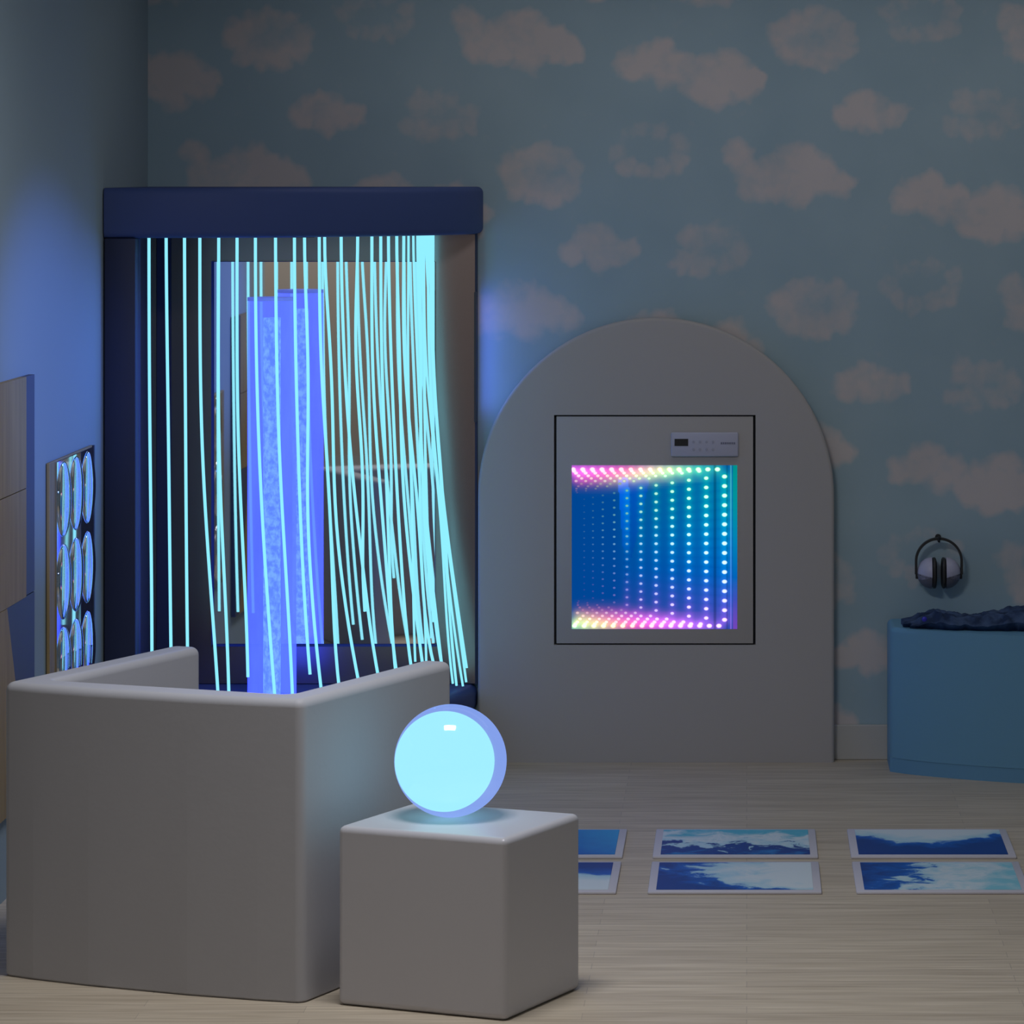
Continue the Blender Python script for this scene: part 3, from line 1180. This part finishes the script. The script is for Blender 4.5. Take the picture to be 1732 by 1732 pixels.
# ------------------------------------------------------------------ liquid floor tiles
def liquid(name, gx_, gy_, c0, seed, amp, scale, ramp, warp=(0, 0)):
    """blue and white liquid: noise plus a slope decides how much white has gathered"""
    m = principled(name, (0.05, 0.2, 0.5), 0.4, spec=0.12)
    nt = m.node_tree
    tc = nt.nodes.new('ShaderNodeTexCoord')
    mp = nt.nodes.new('ShaderNodeMapping')
    mp.inputs['Location'].default_value = (seed * 3.1, seed * 1.7, 0)
    n = nt.nodes.new('ShaderNodeTexNoise')
    n.inputs['Scale'].default_value = scale
    n.inputs['Detail'].default_value = 6
    n.inputs['Roughness'].default_value = 0.62
    n.inputs['Distortion'].default_value = 0.7
    nt.links.new(tc.outputs['Object'], mp.inputs[0])
    nt.links.new(mp.outputs[0], n.inputs['Vector'])
    sp = nt.nodes.new('ShaderNodeSeparateXYZ')
    nt.links.new(tc.outputs['Object'], sp.inputs[0])

    def math_(op, a, b):
        q_ = nt.nodes.new('ShaderNodeMath')
        q_.operation = op
        for i, v in enumerate((a, b)):
            if isinstance(v, (int, float)):
                q_.inputs[i].default_value = v
            else:
                nt.links.new(v, q_.inputs[i])
        return q_.outputs[0]
    xx = math_('MULTIPLY', sp.outputs['X'], gx_ / 0.22)
    yy = math_('MULTIPLY', sp.outputs['Y'], gy_ / 0.22)
    x2 = math_('MULTIPLY', sp.outputs['X'], sp.outputs['X'])
    x2 = math_('MULTIPLY', x2, warp[0] / 0.05)
    y2 = math_('MULTIPLY', sp.outputs['Y'], sp.outputs['Y'])
    y2 = math_('MULTIPLY', y2, warp[1] / 0.05)
    nn = math_('MULTIPLY', math_('SUBTRACT', n.outputs['Fac'], 0.5), amp)
    v = math_('ADD', math_('ADD', math_('ADD', xx, yy), math_('ADD', x2, y2)), math_('ADD', nn, c0))
    rp = nt.nodes.new('ShaderNodeValToRGB')
    e = rp.color_ramp.elements
    e[0].position = ramp[0][0]
    e[0].color = (*ramp[0][1], 1)
    e[1].position = ramp[-1][0]
    e[1].color = (*ramp[-1][1], 1)
    for p_, c_ in ramp[1:-1]:
        q_ = e.new(p_)
        q_.color = (*c_, 1)
    nt.links.new(v, rp.inputs[0])
    nt.links.new(rp.outputs[0], nt.nodes['Principled BSDF'].inputs['Base Color'])
    return m


NAVY, BLU, CYA, PAL, WHI = (0.009, 0.058, 0.29), (0.008, 0.13, 0.56), (0.02, 0.42, 0.82), (0.42, 0.68, 0.82), (0.70, 0.80, 0.86)
R1 = [(0.30, NAVY), (0.46, BLU), (0.52, PAL), (0.70, WHI)]
R2 = [(0.20, NAVY), (0.44, BLU), (0.50, PAL), (0.64, WHI), (0.9, (0.25, 0.62, 0.75))]
R3 = [(0.1, NAVY), (0.5, BLU), (0.9, CYA)]
R4 = [(0.25, (0.02, 0.2, 0.55)), (0.38, NAVY), (0.50, NAVY), (0.54, PAL), (0.68, WHI), (0.9, (0.10, 0.5, 0.68))]
tile_frame = principled('tile_white', (0.62, 0.60, 0.68), 0.5)
tile_lip = principled('tile_edge', (0.42, 0.40, 0.46), 0.5)
TW, TD = 0.503, 0.486
rows = [(12.20 - CD - TD / 2), (11.625 - CD - TD / 2)]
colx = [-0.377 - TW / 2, -0.286 + TW / 2, 0.3165 + TW / 2]
SPEC = [
    (0, 0, 'liquid_deep_blue', dict(gx_=0.32, gy_=0.1, c0=0.45, seed=1, amp=0.3, scale=5, ramp=R3), 'floor tile of plain deep blue liquid, half hidden by the cube, farther row'),
    (0, 1, 'liquid_blue_band', dict(gx_=0.02, gy_=0.30, c0=0.60, seed=2, amp=1.0, scale=11, ramp=R4), 'floor tile in middle of farther row, pale liquid above a blue band'),
    (0, 2, 'liquid_navy_wave', dict(gx_=-0.02, gy_=0.42, c0=0.52, seed=5, amp=0.5, scale=11, ramp=R1, warp=(-0.30, 0)), 'floor tile at right of farther row, navy wave under white liquid'),
    (1, 0, 'liquid_pale_bottom', dict(gx_=0.0, gy_=-0.42, c0=0.54, seed=4, amp=0.3, scale=8, ramp=R1), 'floor tile with navy top and pale bottom, half hidden by the cube, nearer row'),
    (1, 1, 'liquid_navy_left', dict(gx_=0.26, gy_=0.10, c0=0.60, seed=11, amp=0.75, scale=10, ramp=R1, warp=(0, -0.18)), 'floor tile in middle of nearer row, navy on left with white swirl on right'),
    (1, 2, 'liquid_cyan_right', dict(gx_=0.30, gy_=-0.05, c0=0.58, seed=9, amp=0.9, scale=11, ramp=R2), 'floor tile at right of nearer row, blue left side and pale cyan right side'),
]
for r, c, mn, kw, lab in SPEC:
    t = thing('liquid_floor_tile', lab, 'floor tile', (colx[c], rows[r], 0), 0, 'liquid floor tiles')
    obj('tile_rim', box(nb(), (-TW / 2, -TD / 2, 0), (TW / 2, TD / 2, 0.009), 0.004, 2), tile_frame, t)
    o = obj('liquid_panel', box(nb(), (-TW / 2 + 0.024, -TD / 2 + 0.028, 0.0088), (TW / 2 - 0.024, TD / 2 - 0.022, 0.0102), 0.001, 1), liquid(mn, **kw), t)
